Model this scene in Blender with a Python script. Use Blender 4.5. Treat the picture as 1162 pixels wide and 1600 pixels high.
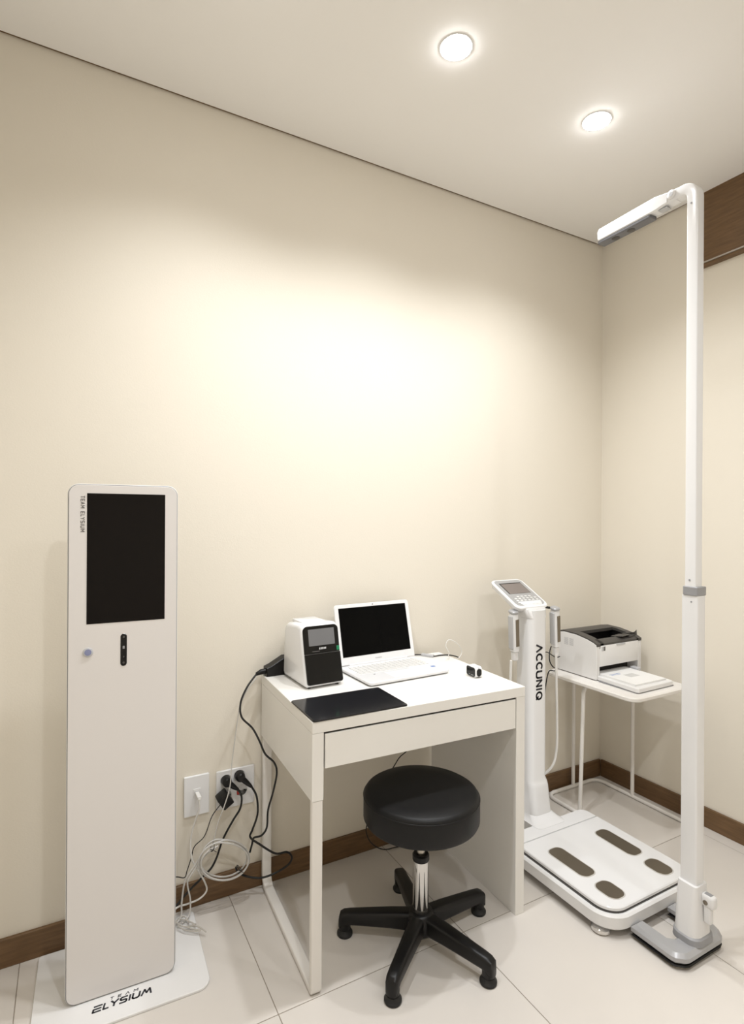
import bpy, bmesh, math, random
from mathutils import Vector, Matrix
random.seed(7)
for o in list(bpy.data.objects): bpy.data.objects.remove(o)
S = bpy.context.scene
C = S.collection

# ------------------------------------------------------------------ camera
F, CY, YAW, ROLL = 862.2152, 808.5128, 1.06981, 0.00571
CAM = Vector((-2.37253, -1.90107, 1.30709))
ROOM_H = 2.697
fw = Vector((math.cos(YAW), math.sin(YAW), 0))
rt = Vector((math.sin(YAW), -math.cos(YAW), 0))
up = rt.cross(fw)
r2 = rt * math.cos(ROLL) + up * math.sin(ROLL)
u2 = -rt * math.sin(ROLL) + up * math.cos(ROLL)
cd = bpy.data.cameras.new('camera')
cam = bpy.data.objects.new('camera', cd); C.objects.link(cam)
M = Matrix((r2, u2, -fw)).transposed().to_4x4(); M.translation = CAM
cam.matrix_world = M
cd.sensor_fit = 'HORIZONTAL'; cd.sensor_width = 36.0
cd.lens = 36.0 * F / 1162.0
cd.shift_y = (CY - 800.0) / 1162.0
cd.clip_start = 0.02
S.camera = cam

# ------------------------------------------------------------------ world, exposure, lamp settings
w = bpy.data.worlds.new('world'); S.world = w; w.use_nodes = True
w.node_tree.nodes['Background'].inputs[0].default_value = (1, 0.95, 0.88, 1)
w.node_tree.nodes['Background'].inputs[1].default_value = 0.0
S.view_settings.view_transform = 'Standard'
S.view_settings.look = 'None'
S.view_settings.gamma = 1.0
S.view_settings.use_curve_mapping = False
S.view_settings.exposure = -0.15
LAMP_COLOR = (0.95, 0.974, 1.0)
# (x, y, watts, spot angle in degrees, blend)
LAMPS = [(-1.379, -0.587, 52, 134, 1.0), (-0.765, -0.583, 48, 134, 1.0), (-1.99, -0.587, 44, 134, 1.0),
         (-1.99, -1.81, 48, 150, 1.0), (-1.38, -1.81, 14, 150, 1.0), (-0.765, -1.81, 22, 150, 1.0),  # lamps before desk and scale are unseen, added to balance the fill
         (-1.99, -2.75, 70, 75, 0.6), (-0.765, -2.75, 70, 75, 0.6)]  # unseen pair added behind the camera for bounce light

# ------------------------------------------------------------------ materials
def mat(name, col, rough=0.5, metal=0.0, spec=0.5, coat=0.0, bump=None, var=None, emit=None, trans=0.0, ior=1.45):
    m = bpy.data.materials.new(name); m.use_nodes = True
    nt = m.node_tree; b = nt.nodes['Principled BSDF']
    b.inputs['Base Color'].default_value = (*col, 1)
    b.inputs['Roughness'].default_value = rough
    b.inputs['Metallic'].default_value = metal
    b.inputs['Specular IOR Level'].default_value = spec
    b.inputs['Coat Weight'].default_value = coat
    b.inputs['Coat Roughness'].default_value = 0.05
    b.inputs['Transmission Weight'].default_value = trans
    b.inputs['IOR'].default_value = ior
    if emit:
        b.inputs['Emission Color'].default_value = (*emit[0], 1); b.inputs['Emission Strength'].default_value = emit[1]
    if bump or var:
        tc = nt.nodes.new('ShaderNodeTexCoord'); mp = nt.nodes.new('ShaderNodeMapping')
        nt.links.new(tc.outputs['Object'], mp.inputs[0])
        sc = (bump or var)[2] if len(bump or var) > 2 else (1, 1, 1)
        mp.inputs['Scale'].default_value = sc
        if bump:
            n = nt.nodes.new('ShaderNodeTexNoise'); n.inputs['Scale'].default_value = bump[0]; n.inputs['Detail'].default_value = 4
            nt.links.new(mp.outputs[0], n.inputs['Vector'])
            bp = nt.nodes.new('ShaderNodeBump'); bp.inputs['Strength'].default_value = bump[1]; bp.inputs['Distance'].default_value = 0.002
            nt.links.new(n.outputs['Fac'], bp.inputs['Height']); nt.links.new(bp.outputs[0], b.inputs['Normal'])
        if var:
            n2 = nt.nodes.new('ShaderNodeTexNoise'); n2.inputs['Scale'].default_value = var[0]; n2.inputs['Detail'].default_value = 5
            nt.links.new(mp.outputs[0], n2.inputs['Vector'])
            r = nt.nodes.new('ShaderNodeValToRGB')
            r.color_ramp.elements[0].position = 0.3; r.color_ramp.elements[1].position = 0.7
            r.color_ramp.elements[0].color = (*[c * (1 - var[1]) for c in col], 1)
            r.color_ramp.elements[1].color = (*[min(1, c * (1 + var[1])) for c in col], 1)
            nt.links.new(n2.outputs['Fac'], r.inputs[0]); nt.links.new(r.outputs[0], b.inputs['Base Color'])
    return m

M_WALL = mat('wallpaper_cream', (0.80, 0.746, 0.648), 0.75, spec=0.25, bump=(220, 0.12))
M_CEIL = mat('ceiling_paint', (0.93, 0.912, 0.885), 0.8, spec=0.2, bump=(300, 0.04))
M_TILE = mat('porcelain_tile', (0.675, 0.632, 0.583), 0.32, spec=0.4, var=(2.2, 0.035))
M_GROUT = mat('grout', (0.33, 0.28, 0.23), 0.9)
M_WOOD = mat('dark_walnut', (0.15, 0.085, 0.038), 0.45, var=(9, 0.22, (1.2, 1.2, 14)))
M_ALU = mat('aluminium', (0.45, 0.42, 0.38), 0.35, metal=0.9)
M_DARK = mat('dark_gap', (0.03, 0.027, 0.024), 0.8)
M_WHITE = mat('white_plastic', (0.78, 0.772, 0.768), 0.35)
M_WHITE_GLOSS = mat('white_gloss_plastic', (0.80, 0.797, 0.80), 0.18, coat=0.2)
M_KIOSK = mat('kiosk_white_panel', (0.74, 0.71, 0.69), 0.3, coat=0.15)
M_KIOSK_FRAME = mat('kiosk_white_frame', (0.80, 0.78, 0.75), 0.4)
M_PLATE = mat('white_steel_plate', (0.80, 0.79, 0.78), 0.35)
M_DESK = mat('white_lacquer_board', (0.83, 0.81, 0.77), 0.33, coat=0.05)
M_DESKMETAL = mat('white_powder_coat', (0.80, 0.77, 0.73), 0.45)
M_BLACKGLASS = mat('black_screen_glass', (0.006, 0.0045, 0.004), 0.25, spec=0.16)
M_SCREEN = mat('laptop_screen', (0.002, 0.002, 0.002), 0.2, spec=0.08)
M_GLOSSBLACK = mat('black_gloss_plastic', (0.007, 0.007, 0.007), 0.15, spec=0.3, coat=0.1)
M_BLACK = mat('black_plastic', (0.007, 0.0065, 0.0065), 0.35, spec=0.35)
M_RUBBER = mat('black_rubber', (0.012, 0.012, 0.012), 0.6)
M_CORD = mat('black_cord', (0.010, 0.010, 0.010), 0.45)
M_WCORD = mat('white_cord', (0.78, 0.76, 0.73), 0.4)
M_GCORD = mat('pale_grey_cord', (0.60, 0.58, 0.55), 0.35)
M_VINYL = mat('black_vinyl', (0.007, 0.0068, 0.007), 0.45, spec=0.3, bump=(400, 0.06))
M_CHROME = mat('chrome', (0.70, 0.69, 0.68), 0.07, metal=1.0)
M_STEEL = mat('brushed_steel', (0.42, 0.39, 0.34), 0.28, metal=1.0)
M_PAD = mat('electrode_steel', (0.22, 0.19, 0.15), 0.34, metal=0.75)
M_PADRIM = mat('electrode_rim', (0.55, 0.53, 0.50), 0.4)
M_GREY = mat('grey_plastic', (0.30, 0.30, 0.31), 0.4)
M_LGREY = mat('light_grey_plastic', (0.52, 0.52, 0.53), 0.4)
M_MGREY = mat('silver_grey_paint', (0.42, 0.42, 0.43), 0.3, metal=0.25)
M_LCD = mat('grey_lcd', (0.20, 0.17, 0.155), 0.3)
M_LCD2 = mat('device_lcd', (0.17, 0.17, 0.175), 0.25)
M_INK = mat('dark_ink', (0.035, 0.035, 0.042), 0.6)
M_INKGREY = mat('grey_ink', (0.16, 0.15, 0.145), 0.6)
M_INKWHITE = mat('white_ink', (0.55, 0.55, 0.55), 0.6)
M_KEY = mat('keycap_white', (0.70, 0.69, 0.67), 0.5)
M_PRINTER = mat('printer_white', (0.79, 0.78, 0.77), 0.4)
M_PRDARK = mat('printer_dark_grey', (0.065, 0.06, 0.055), 0.45)
M_PAPER = mat('paper', (0.82, 0.81, 0.79), 0.7)
M_GREEN = mat('green_sticker', (0.01, 0.20, 0.085), 0.4)
M_BLUE = mat('blue_print', (0.12, 0.22, 0.50), 0.4)
M_BLUELED = mat('power_button_blue', (0.24, 0.26, 0.42), 0.4)
M_RED = mat('red_plastic', (0.45, 0.03, 0.02), 0.4)
M_CLEAR = mat('clear_pvc_cord', (0.72, 0.68, 0.62), 0.25, trans=0.35)
M_LENS = mat('downlight_lens', (1, 1, 1), 0.5, emit=((0.98, 0.98, 1.0), 55.0))
M_LEATHER = mat('black_leatherette', (0.011, 0.011, 0.013), 0.16, coat=0.2, bump=(500, 0.02))

# ------------------------------------------------------------------ helpers
def obj(name, bm, m, parent=None, smooth=None, loc=None, rot=None):
    bmesh.ops.recalc_face_normals(bm, faces=bm.faces[:])
    me = bpy.data.meshes.new(name); bm.to_mesh(me); bm.free()
    me.materials.append(m)
    if smooth is not None:
        me.polygons.foreach_set('use_smooth', [True] * len(me.polygons))
        try: me.set_sharp_from_angle(angle=math.radians(smooth))
        except Exception: pass
    o = bpy.data.objects.new(name, me); C.objects.link(o)
    if parent: o.parent = parent
    if loc: o.location = loc
    if rot: o.rotation_euler = rot
    return o
def empty(name, loc, rz=0.0):
    o = bpy.data.objects.new(name, None); C.objects.link(o)
    o.location = loc; o.rotation_euler = (0, 0, rz); o.empty_display_size = 0.05
    return o
def tag(o, label, cat, group=None):
    o['label'] = label; o['category'] = cat
    if group: o['group'] = group
    return o
def struct(o, label=None, cat=None):
    o['kind'] = 'structure'
    if label: o['label'] = label
    if cat: o['category'] = cat
    return o
def B(): return bmesh.new()
def box(bm, x0, x1, y0, y1, z0, z1, bev=0.0, seg=2, mtx=None):
    r = bmesh.ops.create_cube(bm, size=1.0); vs = r['verts']
    for v in vs:
        v.co = Vector(((x0 + x1) / 2 + v.co.x * (x1 - x0), (y0 + y1) / 2 + v.co.y * (y1 - y0), (z0 + z1) / 2 + v.co.z * (z1 - z0)))
    if bev > 0:
        es = list({e for v in vs for e in v.link_edges})
        n0 = set(bm.verts)
        rr = bmesh.ops.bevel(bm, geom=es, offset=bev, segments=seg, affect='EDGES', profile=0.5)
        vs = list({v for f in rr['faces'] for v in f.verts} | {v for v in vs if v.is_valid})
        # collect the whole island
        st = list(vs); seen = set(vs)
        while st:
            v = st.pop()
            for e in v.link_edges:
                q = e.other_vert(v)
                if q not in seen: seen.add(q); st.append(q)
        vs = list(seen)
    if mtx is not None:
        for v in vs: v.co = mtx @ v.co
    return vs
def rr_pts(w, h, r, n=6, cx=0.0, cy=0.0):
    if not isinstance(r, (tuple, list)): r = (r,) * 4      # order: +x+y, -x+y, -x-y, +x-y
    pts = []
    for i, (sx, sy) in enumerate(((1, 1), (-1, 1), (-1, -1), (1, -1))):
        q = max(r[i], 1e-5); k = n if r[i] > 1e-4 else 0
        ox, oy = cx + sx * (w / 2 - q), cy + sy * (h / 2 - q)
        for j in range(k + 1):
            a = math.pi / 2 * (i + (j / k if k else 0.5))
            if k: pts.append((ox + q * math.cos(a), oy + q * math.sin(a)))
            else: pts.append((cx + sx * w / 2, cy + sy * h / 2))
    return pts
def prism(bm, pts, d0, d1, axis='z', bev=0.0, mtx=None):
    """extrude a 2D outline; axis is the extrusion axis (z: pts=(x,y); y: pts=(x,z); x: pts=(y,z))"""
    def P(p, d):
        if axis == 'z': return Vector((p[0], p[1], d))
        if axis == 'y': return Vector((p[0], d, p[1]))
        return Vector((d, p[0], p[1]))
    n = len(pts)
    def ring(d, ins):
        if ins:
            q = []
            for i in range(n):
                a, b, c = Vector(pts[i - 1]), Vector(pts[i]), Vector(pts[(i + 1) % n])
                e1 = (b - a); e2 = (c - b)
                if e1.length < 1e-9: e1 = e2
                if e2.length < 1e-9: e2 = e1
                e1 = e1.normalized(); e2 = e2.normalized()
                n1 = Vector((-e1.y, e1.x)); n2 = Vector((-e2.y, e2.x))
                m = (n1 + n2); m = m / max(m.length_squared / 2, 0.2) if m.length > 1e-6 else n1
                q.append(b + m * ins * orient)
            return [bm.verts.new(P(x, d)) for x in q]
        return [bm.verts.new(P(x, d)) for x in pts]
    area = sum(pts[i - 1][0] * pts[i][1] - pts[i][0] * pts[i - 1][1] for i in range(n))
    orient = 1 if area > 0 else -1
    sg = 1 if d1 > d0 else -1
    if bev > 0:
        rs = [ring(d0, bev), ring(d0 + sg * bev, 0), ring(d1 - sg * bev, 0), ring(d1, bev)]
    else: rs = [ring(d0, 0), ring(d1, 0)]
    for a, b in zip(rs, rs[1:]):
        for i in range(n): bm.faces.new((a[i - 1], a[i], b[i], b[i - 1]))
    bm.faces.new(rs[0][::-1]); bm.faces.new(rs[-1])
    if mtx is not None:
        for r in rs:
            for v in r: v.co = mtx @ v.co
def loft(bm, secs, n=6, cap=True):
    """secs: (z, cx, cy, w, d, r)"""
    rs = []
    for z, cx, cy, w_, d_, r_ in secs:
        rs.append([bm.verts.new((x, y, z)) for x, y in rr_pts(w_, d_, r_, n, cx, cy)])
    k = len(rs[0])
    for a, b in zip(rs, rs[1:]):
        for i in range(k): bm.faces.new((a[i - 1], a[i], b[i], b[i - 1]))
    if cap: bm.faces.new(rs[0][::-1]); bm.faces.new(rs[-1])
def lathe(bm, prof, n=32, cx=0, cy=0, z0=0, mtx=None):
    rs = []; nv = []
    for r, z in prof:
        if r < 1e-6: v = bm.verts.new((cx, cy, z0 + z)); rs.append([v]); nv.append(v)
        else:
            q = [bm.verts.new((cx + r * math.cos(2 * math.pi * i / n), cy + r * math.sin(2 * math.pi * i / n), z0 + z)) for i in range(n)]
            rs.append(q); nv += q
    for a, b in zip(rs, rs[1:]):
        for i in range(n):
            if len(a) == 1 and len(b) == 1: continue
            if len(a) == 1: bm.faces.new((a[0], b[i], b[i - 1]))
            elif len(b) == 1: bm.faces.new((a[i - 1], a[i], b[0]))
            else: bm.faces.new((a[i - 1], a[i], b[i], b[i - 1]))
    if len(rs[0]) > 1: bm.faces.new(rs[0][::-1])
    if len(rs[-1]) > 1: bm.faces.new(rs[-1])
    if mtx is not None:
        for v in nv: v.co = mtx @ v.co
def catmull(P, k=8, closed=False):
    P = [Vector(p) for p in P]; out = []; n = len(P)
    rng = range(n if closed else n - 1)
    for i in rng:
        if closed: a, b, c, d = P[i - 1], P[i], P[(i + 1) % n], P[(i + 2) % n]
        else: a, b, c, d = P[max(i - 1, 0)], P[i], P[i + 1], P[min(i + 2, n - 1)]
        for j in range(k):
            t = j / k
            out.append(0.5 * ((2 * b) + (c - a) * t + (2 * a - 5 * b + 4 * c - d) * t * t + (3 * b - a - 3 * c + d) * t ** 3))
    if not closed: out.append(P[-1])
    return out
def sweep(bm, path, prof, closed=False, up0=None, scales=None):
    """sweep a 2D outline (list of (u,v)) along a path with parallel transport"""
    path = [Vector(p) for p in path]; n = len(path); rs = []
    def tan(i):
        if closed: return (path[(i + 1) % n] - path[i - 1]).normalized()
        return (path[min(i + 1, n - 1)] - path[max(i - 1, 0)]).normalized()
    t = tan(0)
    u = Vector(up0) if up0 else (Vector((0, 0, 1)) if abs(t.z) < 0.9 else Vector((1, 0, 0)))
    u = (u - t * u.dot(t)).normalized()
    for i in range(n):
        t2 = tan(i)
        q = t.rotation_difference(t2); u = q @ u; t = t2
        u = (u - t * u.dot(t)).normalized(); v = t.cross(u)
        # mitre compensation at sharp corners
        s = scales[i] if scales else 1.0
        rs.append([bm.verts.new(path[i] + u * a * s + v * b * s) for a, b in prof])
    k = len(prof)
    pairs = list(zip(rs, rs[1:])) + ([(rs[-1], rs[0])] if closed else [])
    for a, b in pairs:
        for i in range(k): bm.faces.new((a[i - 1], a[i], b[i], b[i - 1]))
    if not closed: bm.faces.new(rs[0][::-1]); bm.faces.new(rs[-1])
def circ(r, n=10): return [(r * math.cos(2 * math.pi * i / n), r * math.sin(2 * math.pi * i / n)) for i in range(n)]
def tube(bm, pts, r, k=8, n=10, closed=False, smooth=True):
    sweep(bm, catmull(pts, k, closed) if smooth else pts, circ(r, n), closed)
def corner_path(P, r, k=6):
    """polyline with rounded corners"""
    P = [Vector(p) for p in P]; out = [P[0]]
    for a, b, c in zip(P, P[1:], P[2:]):
        d1 = (a - b).normalized(); d2 = (c - b).normalized()
        ang = d1.angle(d2); t = min(r / math.tan(ang / 2), (a - b).length * .49, (c - b).length * .49)
        p0, p1 = b + d1 * t, b + d2 * t
        ctr = b + (d1 + d2).normalized() * (t / math.cos(ang / 2))
        v0, v1 = p0 - ctr, p1 - ctr
        ax = v0.cross(v1).normalized(); tot = v0.angle(v1)
        for j in range(k + 1): out.append(ctr + Matrix.Rotation(tot * j / k, 3, ax) @ v0)
    out.append(P[-1]); return out
def cyl_between(bm, a, b, r, n=16):
    sweep(bm, [a, b], circ(r, n))
# stroke lettering in a unit-high box: polylines
def arc(cx, cy, rx, ry, a0, a1, k=8):
    return [(cx + rx * math.cos(math.radians(a0 + (a1 - a0) * i / k)), cy + ry * math.sin(math.radians(a0 + (a1 - a0) * i / k))) for i in range(k + 1)]
GL = {
 'T': (0.8, [[(0, 1), (0.8, 1)], [(0.4, 1), (0.4, 0)]]),
 'E': (0.75, [[(0, 1), (0.75, 1)], [(0, 0.5), (0.7, 0.5)], [(0, 0), (0.75, 0)], [(0, 0), (0, 1)]]),
 'e': (1.0, [[(0, 1), (1.0, 1)], [(0, 0.5), (0.95, 0.5)], [(0, 0.5), (0, 0), (1.0, 0)]]),
 'A': (0.85, [[(0, 0), (0.42, 1), (0.85, 0)], [(0.15, 0.33), (0.7, 0.33)]]),
 '^': (0.95, [[(0, 0), (0.47, 1), (0.95, 0)]]),
 'M': (1.0, [[(0, 0), (0, 1), (0.5, 0.35), (1.0, 1), (1.0, 0)]]),
 'L': (0.55, [[(0, 1), (0, 0), (0.62, 0)]]),
 'Y': (0.9, [[(0, 1), (0.45, 0.5), (0.9, 1)], [(0.45, 0.5), (0.45, 0)]]),
 'S': (0.85, [[(0.85, 1), (0.15, 1), (0, 0.88), (0, 0.62), (0.15, 0.5), (0.7, 0.5), (0.85, 0.38), (0.85, 0.12), (0.7, 0), (0, 0)]]),
 'I': (0.12, [[(0.06, 0), (0.06, 1)]]),
 'U': (0.9, [[(0, 1), (0, 0.3)] + arc(0.3, 0.3, 0.3, 0.3, 180, 270, 4) + arc(0.6, 0.3, 0.3, 0.3, 270, 360, 4) + [(0.9, 1)]]),
 'm': (1.3, [[(0, 0), (0.3, 1), (0.65, 0.3), (1.0, 1), (1.3, 0)]]),
 'C': (0.85, [arc(0.5, 0.5, 0.5, 0.5, 50, 310, 12)]),
 'N': (0.8, [[(0, 0), (0, 1), (0.8, 0), (0.8, 1)]]),
 'Q': (1.0, [arc(0.5, 0.5, 0.5, 0.5, 0, 360, 18), [(0.62, 0.35), (0.98, 0)]]),
 ' ': (0.45, []),
}
def lettering(bm, text, o, ux, uy, length, height, wt, gap, thick, shear=0.0):
    """flat raised lettering: origin o, reading direction ux, letter-up uy; fitted to `length`"""
    o, ux, uy = Vector(o), Vector(ux).normalized(), Vector(uy).normalized(); nz = ux.cross(uy)
    tot = sum(GL[c][0] for c in text) + gap * (len(text) - 1)
    kx = length / tot; x = 0.0; hw = wt / 2
    for c in text:
        wd, st = GL[c]
        for pl in st:
            pts = [Vector((((x + px) * kx) + shear * py * height, py * height)) for px, py in pl]
            for a, b in zip(pts, pts[1:]):
                d = (b - a)
                if d.length < 1e-9: continue
                d = d.normalized(); nn = Vector((-d.y, d.x)) * hw; e = d * hw * 0.55
                q = [a - e + nn, a - e - nn, b + e - nn, b + e + nn]
                lo = [bm.verts.new(o + ux * p.x + uy * p.y) for p in q]
                hi = [bm.verts.new(o + ux * p.x + uy * p.y + nz * thick) for p in q]
                bm.faces.new(hi)
                for i in range(4): bm.faces.new((lo[i - 1], lo[i], hi[i], hi[i - 1]))
        x += wd + gap

# ------------------------------------------------------------------ room shell
RX0, RY0 = -2.85, -3.35          # far-left wall and the wall behind the camera
WY, WX = 0.012, 0.012            # wall faces lie behind the baseboard faces
bm = B(); box(bm, RX0 - .1, WX + .12, RY0 - .1, WY + .12, -0.10, -0.0015)
floor = struct(obj('floor', bm, M_GROUT))
PT = 0.609; JX, JY = -0.667, -0.515; jw = 0.0011
tile_mesh = {}
for i in range(-6, 4):
    for j in range(-6, 3):
        x0, x1 = JX + i * PT + jw, JX + (i + 1) * PT - jw
        y0, y1 = JY + j * PT + jw, JY + (j + 1) * PT - jw
        x0, x1 = max(x0, RX0), min(x1, WX); y0, y1 = max(y0, RY0), min(y1, WY)
        if x1 - x0 < .01 or y1 - y0 < .01: continue
        key = (round(x1 - x0, 4), round(y1 - y0, 4))
        if key not in tile_mesh:
            bm = B(); box(bm, -key[0] / 2, key[0] / 2, -key[1] / 2, key[1] / 2, -0.0014, 0.0, 0.0006, 1)
            t = obj('tile', bm, M_TILE, floor); tile_mesh[key] = t.data
        else:
            t = bpy.data.objects.new('tile', tile_mesh[key]); C.objects.link(t); t.parent = floor
        t.location = ((x0 + x1) / 2, (y0 + y1) / 2, 0)
bm = B(); box(bm, RX0 - .1, WX + .1, WY, WY + .1, 0, ROOM_H + .10); struct(obj('wall_back', bm, M_WALL))
bm = B(); box(bm, WX, WX + .1, RY0 - .1, WY, 0, ROOM_H + .10); struct(obj('wall_right', bm, M_WALL))
bm = B(); box(bm, RX0 - .1, RX0, RY0 - .1, WY, 0, ROOM_H + .10); struct(obj('wall_left', bm, M_WALL))
bm = B(); box(bm, RX0, WX, RY0 - .1, RY0, 0, ROOM_H + .10); struct(obj('wall_front', bm, M_WALL))
# ceiling board stops short of the walls: a shadow gap runs round it
bm = B(); box(bm, RX0 + .0, WX - .011, RY0, WY - .011, ROOM_H, ROOM_H + .025)
ceiling = struct(obj('ceiling', bm, M_CEIL))
bm = B(); box(bm, RX0 - .1, WX + .1, RY0 - .1, WY + .1, ROOM_H + .1, ROOM_H + .14); obj('upper_slab', bm, M_DARK, ceiling)
bm = B(); box(bm, RX0, WX, WY - .0105, WY - .0005, ROOM_H + .004, ROOM_H + .02); struct(obj('shadow_strip_back', bm, M_WOOD))  # dark strip inside the gap, its colour deepens the shadow line
bm = B(); box(bm, WX - .0105, WX - .0005, -0.470, WY - .011, ROOM_H + .004, ROOM_H + .02); struct(obj('shadow_strip_right', bm, M_WOOD))  # same dark shade strip along the right wall's gap
bm = B(); box(bm, RX0, 0.0, 0.0, WY, 0, 0.083, 0.0015, 1); struct(obj('baseboard_back', bm, M_WOOD))
bm = B(); box(bm, 0.0, WX, RY0, 0.0, 0, 0.083, 0.0015, 1); struct(obj('baseboard_right', bm, M_WOOD))
bm = B(); box(bm, RX0, RX0 + .012, RY0, 0.0, 0, 0.083, 0.0015, 1); struct(obj('baseboard_left', bm, M_WOOD))
bm = B(); box(bm, RX0 + .012, 0.0, RY0, RY0 + .012, 0, 0.083, 0.0015, 1); struct(obj('baseboard_front', bm, M_WOOD))
bm = B(); box(bm, -0.014, WX, RY0, -0.475, 2.403, ROOM_H)
trim = struct(obj('trim_1', bm, M_WOOD))
bm = B(); box(bm, -0.017, WX, RY0, -0.475, 2.396, 2.4028, .001, 1); obj('metal_track', bm, M_ALU, trim)
bm = B(); box(bm, -0.012, WX, RY0, -0.475, 2.384, 2.3958); obj('track_recess', bm, M_WOOD, trim)

# ------------------------------------------------------------------ downlights: seen or inferred, plus unseen ones added for fill
def downlight(x, y, watts, ang, blend, label):
    t = empty('recessed_downlight', (x, y, ROOM_H)); tag(t, label, 'ceiling light', 'recessed ceiling downlights')
    bm = B(); lathe(bm, [(0.0455, -0.0006), (0.0455, -0.0025), (0.0485, -0.0022), (0.050, -0.0004), (0.0455, -0.0002)], 40)
    obj('trim_ring', bm, M_WHITE, t, 40)
    bm = B(); lathe(bm, [(0, -0.013), (0.014, -0.0125), (0.028, -0.0105), (0.039, -0.0065), (0.0448, -0.002), (0.045, -0.0002), (0, -0.0002)], 40); obj('lens', bm, M_LENS, t, 60)
    ld = bpy.data.lights.new('downlight_beam', 'SPOT'); ld.energy = watts; ld.color = LAMP_COLOR
    ld.spot_size = math.radians(ang); ld.spot_blend = blend; ld.shadow_soft_size = 0.035
    lo = bpy.data.objects.new('downlight_beam', ld); C.objects.link(lo); lo.parent = t; lo.location = (0, 0, -0.055)
LN = ['round recessed downlight glowing white in ceiling, nearer the camera of the two in view',
      'round recessed downlight glowing white in ceiling, nearer the tall white measuring pole',
      'round recessed downlight in ceiling above the space between kiosk and desk, outside the picture',
      'round recessed downlight in ceiling in front of the white kiosk, outside the picture',
      'unseen downlight added for fill light, in ceiling in front of the desk, outside the picture',
      'unseen downlight added for fill light, in ceiling in front of the scale, outside the picture',
      'unseen downlight added for bounce fill, in ceiling behind the camera, at the left', 'unseen downlight added for bounce fill, in ceiling behind the camera, at the right']
for (a, b, c, d, e), l in zip(LAMPS, LN): downlight(a, b, c, d, e, l)

# ------------------------------------------------------------------ kiosk
KR = math.radians(-2.07)
k = empty('information_kiosk', (-2.378, -0.243, 0), KR)
tag(k, 'tall white standing kiosk with black portrait screen on a flat white base plate', 'kiosk')
KW, KZ0, KZ1 = 0.277, 0.008, 1.393
bm = B(); prism(bm, rr_pts(0.437, 0.325, (.012, .012, .035, .035), 8, KW / 2 + 0.004, 0.0695), 0, 0.008, 'z', 0.0015)
bp = obj('base_plate', bm, M_PLATE, k, 30)
bm = B(); lettering(bm, 'eLYSIUm', (0.066, -0.0445, 0.0081), (1, 0, 0), (0, 1, 0), 0.142, 0.0170, 0.0048, 0.34, 0.0003, 0.25)
obj('lettering', bm, M_INK, bp)
bm = B(); lettering(bm, 'TE^M', (0.108, -0.0215, 0.0081), (1, 0, 0), (0, 1, 0), 0.068, 0.0075, 0.0019, 1.2, 0.0003, 0.25)
obj('lettering', bm, M_INK, bp)
bm = B(); prism(bm, rr_pts(KW, KZ1 - KZ0, 0.028, 8, KW / 2, (KZ0 + KZ1) / 2), 0.002, 0.05, 'y', 0.002)
obj('body', bm, M_KIOSK_FRAME, k, 30)
bm = B(); prism(bm, rr_pts(KW - .003, KZ1 - KZ0 - .003, 0.027, 8, KW / 2, (KZ0 + KZ1) / 2), 0.0005, 0.0022, 'y'); obj('panel_gap', bm, M_GREY, k)
bm = B(); prism(bm, rr_pts(KW - .007, KZ1 - KZ0 - .007, 0.025, 8, KW / 2, (KZ0 + KZ1) / 2), -0.002, 0.002, 'y', 0.0008)
fp = obj('front_panel', bm, M_KIOSK, k, 30)
bm = B(); box(bm, 0.046, 0.242, -0.0026, -0.001, 1.0175, 1.3675); obj('screen', bm, M_BLACKGLASS, k)
bm = B(); prism(bm, rr_pts(0.016, 0.088, 0.0078, 8, 0.137, 0.941), -0.0032, -0.001, 'y', 0.0006)
sb = obj('sensor_bar', bm, M_GLOSSBLACK, k, 30); sb['label'] = 'black rounded camera and sensor strip'
for z, r, m in ((0.976, .0028, M_GREY), (0.948, .0035, M_LGREY), (0.922, .0022, M_GREY), (0.906, .003, M_GREY)):
    bm = B()
    if m is M_LGREY: box(bm, 0.1345, 0.1395, -0.0036, -0.003, z - .004, z + .004)
    else: lathe(bm, [(0, 0), (r, 0), (r, .0004), (0, .0004)], 16, mtx=Matrix.Translation((0.137, -0.0032, z)) @ Matrix.Rotation(math.pi / 2, 4, 'X'))
    obj('lens', bm, M_GREY if m is M_LGREY else M_PRDARK, sb)
mt = Matrix.Translation((0.050, -0.002, 0.943)) @ Matrix.Rotation(math.pi / 2, 4, 'X')
bm = B(); lathe(bm, [(0.0085, 0), (0.0125, 0), (0.0125, .0025), (0.0108, .0035), (0.0085, .0035)], 32, mtx=mt)
pb = obj('power_button', bm, M_LGREY, k, 40); pb['label'] = 'round chrome button with blue centre'
bm = B(); lathe(bm, [(0, 0), (0.0085, 0), (0.0085, .0040), (0, .0043)], 32, mtx=mt); obj('button_cap', bm, M_BLUELED, pb, 40)
bm = B(); lettering(bm, 'TEAM ELYSIUM', (0.0315, -0.0021, 1.360), (0, 0, -1), (1, 0, 0), 0.095, 0.0085, 0.0018, 0.55, 0.0003)
obj('lettering', bm, M_INKGREY, fp)

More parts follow.
